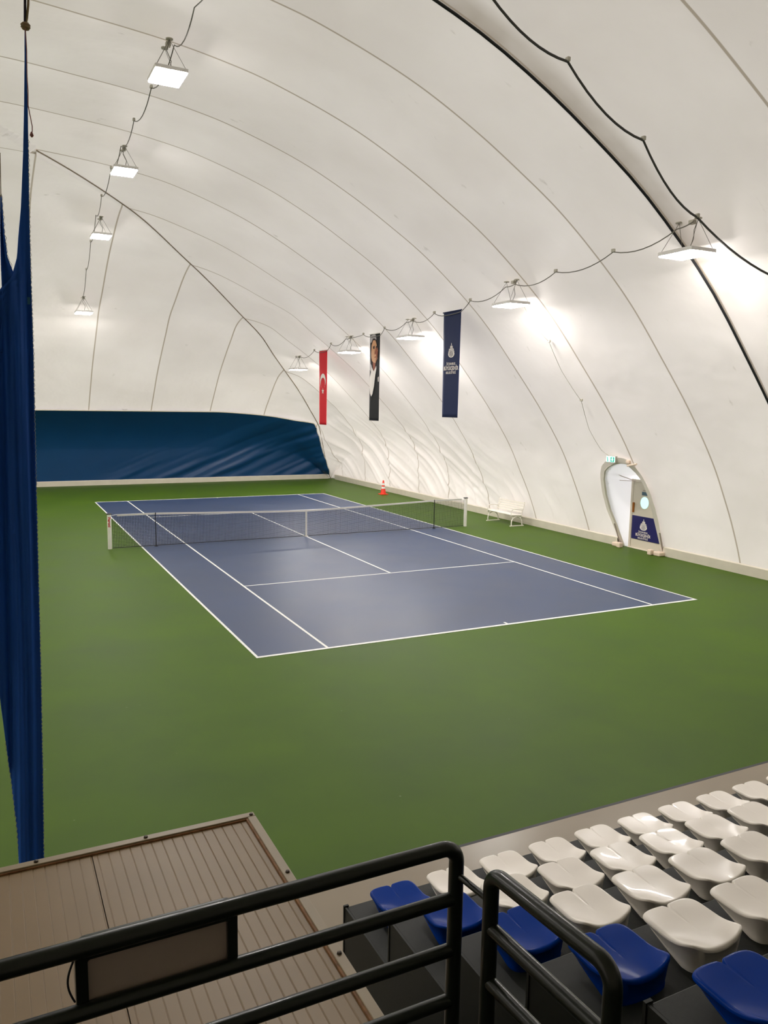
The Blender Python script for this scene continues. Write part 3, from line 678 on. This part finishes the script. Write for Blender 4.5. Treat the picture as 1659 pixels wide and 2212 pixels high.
# ---------------------------------------------------------------- grandstand
SX0, SX1 = -7.3, 6.5
gs = thing('grandstand', 'charcoal stepped grandstand carrying rows of plastic seats, bottom right', 'grandstand', (-2, -22, 0))
NS = 8
for k in range(NS):
    yf = -19.95-.755*k; zt = .70+.36*k; yb = yf-.78 if k < NS-1 else -29
    MB().box(SX0, SX1, yb, yf, 0 if k == 0 else zt-.42, zt).build('tread_step', MSTAND, gs, bevel=.008)
    MB().box(SX0-.014, SX0, yf-.755, yf, 0 if k == 0 else 0, zt+.004).build('end_plate', MSTAND, gs)
    MB().box(SX0-.02, SX0+.02, yf-.005, yf+.012, 0 if k == 0 else zt-.36, zt+.012).build('corner_angle', MSTAND, gs)
# aisle stairs and landing
ai = thing('aisle_stair', 'dark steel aisle stair between the cabin and the end of the seat rows', 'stairs', (-7.8, -22, 0))
for k in range(6):
    zt = .35+.26*k; yf = -20.75-.36*k
    MB().box(-8.22, SX0-.03, yf-.40, yf, zt-.04, zt).build('stair_tread', MSTAND, ai, bevel=.004)
    MB().box(-8.22, SX0-.03, yf-.38, yf-.36, zt, zt+.14).build('stair_riser', MSTAND, ai)
ld = thing('landing', 'dark landing platform behind the tubular guard rail', 'platform', (-10, -25, 0))
MB().box(-13, -8.2, -29, -22.9, 1.95, 2.10).build('deck', MSTAND, ld, bevel=.005)
MB().box(-8.2, SX0-.03, -29, -23.85, 1.85, 2.0).build('deck', MSTAND, ld)
for x in (-12.5, -8.4):
    for y in (-23.1, -28.5): MB().box(x-.05, x+.05, y-.05, y+.05, 0, 1.95).build('support_leg', MSTAND, ld)
# ---------------------------------------------------------------- seats
SW, SD = .190, .180
def seat_mesh():
    N_, RN = 96, 18
    def outline(a):
        ca, sa = math.cos(a), math.sin(a); n = 7.0
        r = (abs(ca)**n+abs(sa)**n)**(-1/n); x = SW*r*ca; y = SD*r*sa
        if y > 0:      # front: two lobes and a notch
            k = y/SD; x *= 1-.02*k; y += .018*math.cos(min(1, abs(x)/SW)*math.pi/1.0)*0; y += .009*math.sin(math.pi*min(1, abs(x)/SW))*k
            y -= .034*math.exp(-(x/.011)**2)*max(0, k-.5)*2
        else:
            y -= .02*math.cos(x/SW*math.pi/2)*(-y/SD)
        return x, y
    def zt(x, y):
        u = x/SW; v = y/SD    # v=+1 front, -1 back
        z = .0
        z += .070*abs(u)**2.6*max(0, -v)**2.0                       # raised back corners
        z -= .009*(1-u*u)*(1-min(1, v*v))                            # scoop
        z -= .012*max(0, v-.55)**1.5                                 # front roll
        z -= .0016*math.exp(-(x/.005)**2)*ss(-.35, .3, np.float64(v))  # centre groove
        return z
    vs = []; fs = []
    vs.append((0, 0, zt(0, 0)))
    fr = [math.sin(math.pi/2*(i+1)/RN) for i in range(RN)]
    ang = [2*math.pi*k/N_+math.pi/2 for k in range(N_)]
    for f_ in fr:
        for a in ang:
            x, y = outline(a); x *= f_; y *= f_; z = zt(x, y)
            e = max(0, (f_-.93)/.07); vs.append((x, y, z-.010*e*e))
    # side skirt: down and in
    for lv, (dz, ins) in enumerate(((-.018, 1.012), (-.03, 1.012), (-.034, 1.0), (-.55, .975), (-.82, .95), (-.86, .965), (-1.0, .96))):
        for a in ang:
            x, y = outline(a); v = y/SD; full = .124
            dep = .024+(full-.024)*min(1, max(0, (.97-v)/1.65))**.85      # skirt grows towards the back
            zt_ = zt(x, y)-.010
            if dz > -.05: z = zt_+dz*.4; xx, yy = x*ins, y*ins
            else:
                zb = -dep; z = zt_-.0136+(zb-(zt_-.0136))*(-dz); tt = -dz; sq = 1-(1-ins)
                slant = .16*tt*float(ss(.9, .0, np.float64(v)))*.0
                xx = x*ins*(1-.05*tt); yy = y*ins if v < 0 else y*(1-(.02)*tt)*ins
            vs.append((xx, yy, z))
    tot = RN+7
    for k in range(N_): fs.append((0, 1+k, 1+(k+1) % N_))
    for i in range(tot-1):
        for k in range(N_):
            a = 1+i*N_; fs.append((a+k, a+N_+k, a+N_+(k+1) % N_, a+(k+1) % N_))
    fs.append(tuple(1+(tot-1)*N_+k for k in range(N_)))
    me = bpy.data.meshes.new('seat_shell'); me.from_pydata(vs, [], fs)
    bm = bmesh.new(); bm.from_mesh(me); bmesh.ops.recalc_face_normals(bm, faces=bm.faces); bm.to_mesh(me); bm.free()
    me.polygons.foreach_set('use_smooth', [True]*len(me.polygons)); 
    try: me.set_sharp_from_angle(angle=math.radians(60))
    except Exception: pass
    return me
sme_w = seat_mesh(); sme_b = sme_w.copy(); sme_w.materials.append(MWSEAT); sme_b.materials.append(MBSEAT)
def small(name, mb, m):
    me = bpy.data.meshes.new(name); me.from_pydata(mb.v, [], mb.f); me.materials.append(m); return me
capm = MB().lathe([(.012, -.004), (.012, .0012), (.009, .0022)], (.075, -.105, -.0078), 14)
cap_w = small('bolt_cap', capm, MWSEAT); cap_b = small('bolt_cap', capm, MBSEAT)
pedm = MB().box(-.10, .10, -.12, .0, -.121, -.06)
ped_w = small('seat_base', pedm, MWSEAT); ped_b = small('seat_base', pedm, MBSEAT)
def proto_seat(sme, cap, ped):
    t = bpy.data.objects.new('stadium_seat', None)
    parts = []
    for nme, me in (('seat_shell', sme), ('bolt_cap', cap), ('seat_base', ped)):
        o = bpy.data.objects.new(nme, me); parts.append(o)
    return t, parts
PW = proto_seat(sme_w, cap_w, ped_w); PB = proto_seat(sme_b, cap_b, ped_b)
ROWN = ['front row nearest the court', 'second row', 'third row', 'fourth row', 'fifth row', 'sixth row']
ORD = ['', 'first', 'second', 'third', 'fourth', 'fifth', 'sixth', 'seventh', 'eighth', 'ninth', 'tenth', 'eleventh']
def place_seat(row, k):
    x = -6.95+.5*k; y = -20.17-.755*row+.0; z = .82+.36*row
    T, parts = PB if k == 0 else PW
    t = T.copy(); t.name = 'stadium_seat'; COL.objects.link(t); t.location = (x, y, z)
    for p in parts: c_ = p.copy(); COL.objects.link(c_); c_.parent = t
    if k == 0: lb = 'blue backless plastic seat at the aisle end of the %s' % ROWN[row]; g = 'blue seats at the aisle end'
    else: lb = 'white backless plastic seat in the %s, %s after the blue one' % (ROWN[row], ORD[k]); g = 'white seats in the %s' % ROWN[row].split(' nearest')[0]
    tag(t, lb, 'seat', g)
for row, n in enumerate((10, 8, 6, 4, 2)):
    for k in range(n): place_seat(row, k)
for o in (PW[0], PB[0], *PW[1], *PB[1]): bpy.data.objects.remove(o)
# ---------------------------------------------------------------- cabin roof below the landing
X1, Y1, ZR = -8.39, -21.11, 2.30; X0, Y0 = -13.2, -22.86
cb = thing('cabin', 'flat-roofed cream cabin with ribbed metal roof sheets, bottom left below the rail', 'cabin', (-10.8, -22, 0))
def roof(x0, x1):
    b = MB(); p = .0525; xs_ = []; x = x1
    prof = []
    while x > x0:
        prof += [(x, 0.0), (x-.004, -.0025), (x-.008, 0.0)]; x -= p
    prof.append((x0, 0)); vs = []
    for (px, pz) in prof: vs += [(px, Y0, ZR-.01+pz), (px, Y1-.03, ZR-.01+pz)]
    b.add(vs, [(2*i, 2*i+1, 2*i+3, 2*i+2) for i in range(len(prof)-1)]); b.build('roof_sheet', MROOF, cb)
    MB().box(x0, x1, Y0, Y1-.03, ZR-.08, ZR-.017).build('roof_core', MROOF, cb)
roof(-9.235, X1-.03); roof(-10.25, -9.239); roof(-11.3, -10.254); roof(X0, -11.304)
MB().box(X0, X1, Y1-.045, Y1, ZR-.12, ZR+.006).build('edge_trim', MTRIM, cb, bevel=.003)
MB().box(X1-.045, X1, Y0, Y1-.045, ZR-.12, ZR+.006).build('edge_trim', MTRIM, cb, bevel=.003)
MB().box(X0, X1-.045, Y1-.053, Y1-.045, ZR-.02, ZR-.002).build('sealant_bead', MSEAL, cb)
MB().box(X1-.055, X1-.045, Y0, Y1-.05, ZR-.02, ZR+.001).build('sealant_bead', MSEAL, cb)
MB().box(X0, X1-.02, Y0, Y1-.02, 0, ZR-.12).build('cabin_wall', MROOF, cb)
for (x, y) in [(X1-.02, Y1-.03), (X1-.02, Y1-.62), (X1-.02, Y1-1.25), (X1-.58, Y1-.022), (X1-1.1, Y1-.022), (X1-1.65, Y1-.022)]:
    MB().lathe([(.011, 0), (.009, .008), (.003, .01)], (x, y, ZR+.006), 10).build('screw', MSCREW, cb)
# ---------------------------------------------------------------- guard rails
ZRL = 3.10; RR = .0257; YA = -23.015; XB = -8.275
ga = thing('guard_rail', 'long dark tubular guard rail crossing the lower left foreground', 'guard rail', (-9.5, YA, 2.1))
MB().tube(fillet([(-12.6, YA, ZRL), (XB-.0, YA, ZRL), (XB-.0, YA, 2.1)], .055, 8), RR, 20).build('top_rail_and_post', MRAIL, ga)
for i, dz in enumerate((.186, .372, .56)): MB().tube([(-12.6, YA, ZRL-dz), (XB, YA, ZRL-dz)], RR*.88, 16).build('middle_bar', MRAIL, ga)
for x in (-10.45, -12.55): MB().tube([(x, YA, ZRL), (x, YA, 2.1)], RR, 16).build('post', MRAIL, ga)
gb = thing('guard_rail', 'short dark tubular guard rail beside the aisle, just right of the longer one', 'guard rail', (XB, -23.4, 2.1))
yb0, yb1 = -23.19, -23.70
XB2 = XB+.02
MB().tube(fillet([(XB2, yb0, 1.9), (XB2, yb0, ZRL), (XB2+.03, yb1, ZRL+.015), (XB2+.03, yb1, 1.9)], .055, 8), RR, 20).build('hoop', MRAIL, gb)
for dz in (.186, .372, .56): MB().tube([(XB2, yb0, ZRL-dz), (XB2+.03, yb1, ZRL-dz)], RR*.88, 14).build('middle_bar', MRAIL, gb)
MB().tube([(XB, YA, ZRL-.10), (XB2, yb0, ZRL-.10)], .011, 8).build('link_bar', MRAIL, gb)
# framed grey board fixed between the top two bars
bd = thing('framed_board', 'blank grey board in a dark rounded frame clamped to the long guard rail', 'board', (-9.3, YA, 3.0))
bx0, bx1, bz0, bz1 = -9.462, -9.018, ZRL-.215, ZRL-.006
yF = YA+.046; yB = YA+.004
def rr_poly(x0, x1, z0, z1, r, n=5):
    P = []
    for cx, cz, a0 in ((x1-r, z1-r, 0), (x0+r, z1-r, 90), (x0+r, z0+r, 180), (x1-r, z0+r, 270)):
        for k in range(n+1): a = math.radians(a0+90*k/n); P.append((cx+r*math.cos(a), cz+r*math.sin(a)))
    return P
outp = rr_poly(bx0, bx1, bz0, bz1+.012, .03); inp = rr_poly(bx0+.032, bx1-.03, bz0+.024, bz1-.038, .008)
b = MB(); n = len(outp); vs = [(x, yB, z) for x, z in outp]+[(x, yB, z) for x, z in inp]+[(x, yF, z) for x, z in outp]+[(x, yF, z) for x, z in inp]
fs = []
for i in range(n):
    j = (i+1) % n; fs += [(i, j, n+j, n+i), (2*n+i, 3*n+i, 3*n+j, 2*n+j), (i, 2*n+i, 2*n+j, j), (n+i, n+j, 3*n+j, 3*n+i)]
b.add(vs, fs); b.build('board_frame', MRAIL, bd, bevel=.003)
MB().box(bx0+.03, bx1-.028, YA+.02, YA+.034, bz0+.022, bz1-.034).build('board_panel', MPANEL, bd)
MB().lathe([(.003, 0), (.003, .003)], (bx0+.05, yB+.025, bz1+.012), 8).build('rivet', MWHITE, bd)
MB().tube([(bx0-.004-.016*math.sin(math.pi*t_/12), YA, ZRL-.03-.12*t_/12) for t_ in range(13)], .003, 6).build('wire', MBLACK, bd)
# ---------------------------------------------------------------- gathered blue divider curtain
YC = -18.62
def PXY(px, py, Y=YC):        # a point of the plane y = Y seen along the sight line used to survey the curtain's outline
    d = CF+CR*((px-829.5)/1707.66)-CU*((py-1106)/1707.66); c0 = Vector((-9.6042, -25.0874, 4.5476)); t = (Y-c0.y)/d.y; return c0+d*t
def outline_pts(pts): return [PXY(*p) for p in pts]
rt = outline_pts([(54, -60), (55, 60), (57, 130), (60, 230), (61, 300), (63, 450), (67, 600), (72, 760), (77, 1000), (82, 1200), (88, 1450), (92, 1660), (95, 1870), (97, 2010)])
lf = outline_pts([(52, -60), (53, 60), (53, 130), (52, 230), (50, 330), (45, 450), (36, 560), (28, 590), (-60, 700), (-130, 900), (-150, 1100), (-60, 1330), (-5, 1470), (12, 1600), (26, 1700), (38, 1800), (42, 1870), (46, 2010)])
zr = [p.z for p in rt]; xr_ = [p.x for p in rt]; zl = [p.z for p in lf]; xl_ = [p.x for p in lf]
cu = thing('divider_curtain', 'gathered blue divider curtain hanging in folds down the left edge', 'curtain', (-9.35, YC, 0))
RZ = np.concatenate([np.linspace(7.9, 5.5, 60), np.linspace(5.48, .04, 110)]); NC = 60; V = np.zeros((len(RZ), NC, 3))
for i, z in enumerate(RZ):
    a = np.interp(-z, [-q for q in zl], xl_); c_ = np.interp(-z, [-q for q in zr], xr_)
    u = np.linspace(0, 1, NC); x = a+(c_-a)*u; wdt = c_-a
    # folds converge with the cloth; depth follows the width gathered at this height
    ph = (c_-x)
    y = YC+np.minimum(.06, wdt*.35)*(np.sin(ph*62+1.2*math.sin(z*.7))*.25+np.sin(ph*27+z*.35+.6)*.4+.12*np.sin(ph*140+z*.9))*ss(0, .06, ph+.02)
    V[i, :, 0] = x; V[i, :, 1] = y; V[i, :, 2] = z
grid_mesh('cloth', V, MCURT, cu, solid=.006)
# left tail of the cloth hanging from its own point
l2 = outline_pts([(1, 420), (1, 500), (2, 560), (5, 640), (4, 700), (-8, 760)]); r2 = outline_pts([(3, 420), (9, 500), (16, 556), (29, 588), (40, 640), (40, 760)])
V = np.zeros((40, 12, 3)); Z2 = np.linspace(l2[0].z, l2[-1].z, 40)
for i, z in enumerate(Z2):
    a = np.interp(-z, [-q.z for q in l2], [q.x for q in l2]); c_ = np.interp(-z, [-q.z for q in r2], [q.x for q in r2]); u = np.linspace(0, 1, 12)
    V[i, :, 0] = a+(c_-a)*u; V[i, :, 1] = YC+.02+.015*np.sin(u*6+z); V[i, :, 2] = z
grid_mesh('cloth_tail', V, MCURT, cu, solid=.005)
# looped cord edging
def edging(pts, name, step, amp, r, side=1):
    P = []; L = 0
    for a, c_ in zip(pts[:-1], pts[1:]):
        n = max(1, int((c_-a).length/step)); 
        for k in range(n): P.append(a.lerp(c_, k/n))
    b = MB(); Q = []
    for i, p in enumerate(P): Q.append(p+Vector((side*(amp if i % 2 else -amp*.2)+random.uniform(-.002, .002), -.01, random.uniform(-.006, .006))))
    b.tube(Q, r, 4); b.build(name, MCORD, cu)
edging(rt[4:], 'edging_cord', .016, .005, .002)
edging(r2[:4], 'edging_cord', .022, .007, .002)
edging(lf[13:], 'edging_cord', .022, -.007, .002)
rp = outline_pts([(62, -60), (61, 10), (58, 40), (55, 56)])
MB().tube(rp, .008, 6).build('hanging_rope', MROPE, cu)
kn_ = PXY(55, 58); MB().lathe([(.005, -.028), (.024, -.02), (.033, -.006), (.028, .0), (.034, .008), (.022, .022), (.006, .028)], tuple(kn_+Vector((0, -.01, 0))), 12).build('knot', MROPE, cu)
MB().tube([p+Vector((0, -.03, 0)) for p in outline_pts([(54, 60), (57, 110), (58, 170), (60, 200), (60, 230), (64, 250), (69, 275), (69, 288)])], .0035, 5).build('rope_tail', MPINK, cu)
MB().lathe([(.004, -.02), (.014, -.008), (.008, .01), (.004, .018)], tuple(PXY(68, 293)+Vector((0, -.03, 0))), 8).build('rope_tail_knot', MPINK, cu)
MB().tube([p+Vector((0, .0, 0)) for p in outline_pts([(54, -60), (54, 50)])], .009, 6).build('dark_rope', MDROPE, cu)
MB().tube(outline_pts([(0, 330), (1, 380), (2, 425)]), .003, 5).build('hanging_rope', MROPE, cu)
MB().box(PXY(58, 655).x, PXY(64, 655).x, YC-.1, YC-.09, PXY(58, 660).z, PXY(58, 645).z).build('repair_patch', mat('patch_teal', (30, 96, 130), .5), cu)
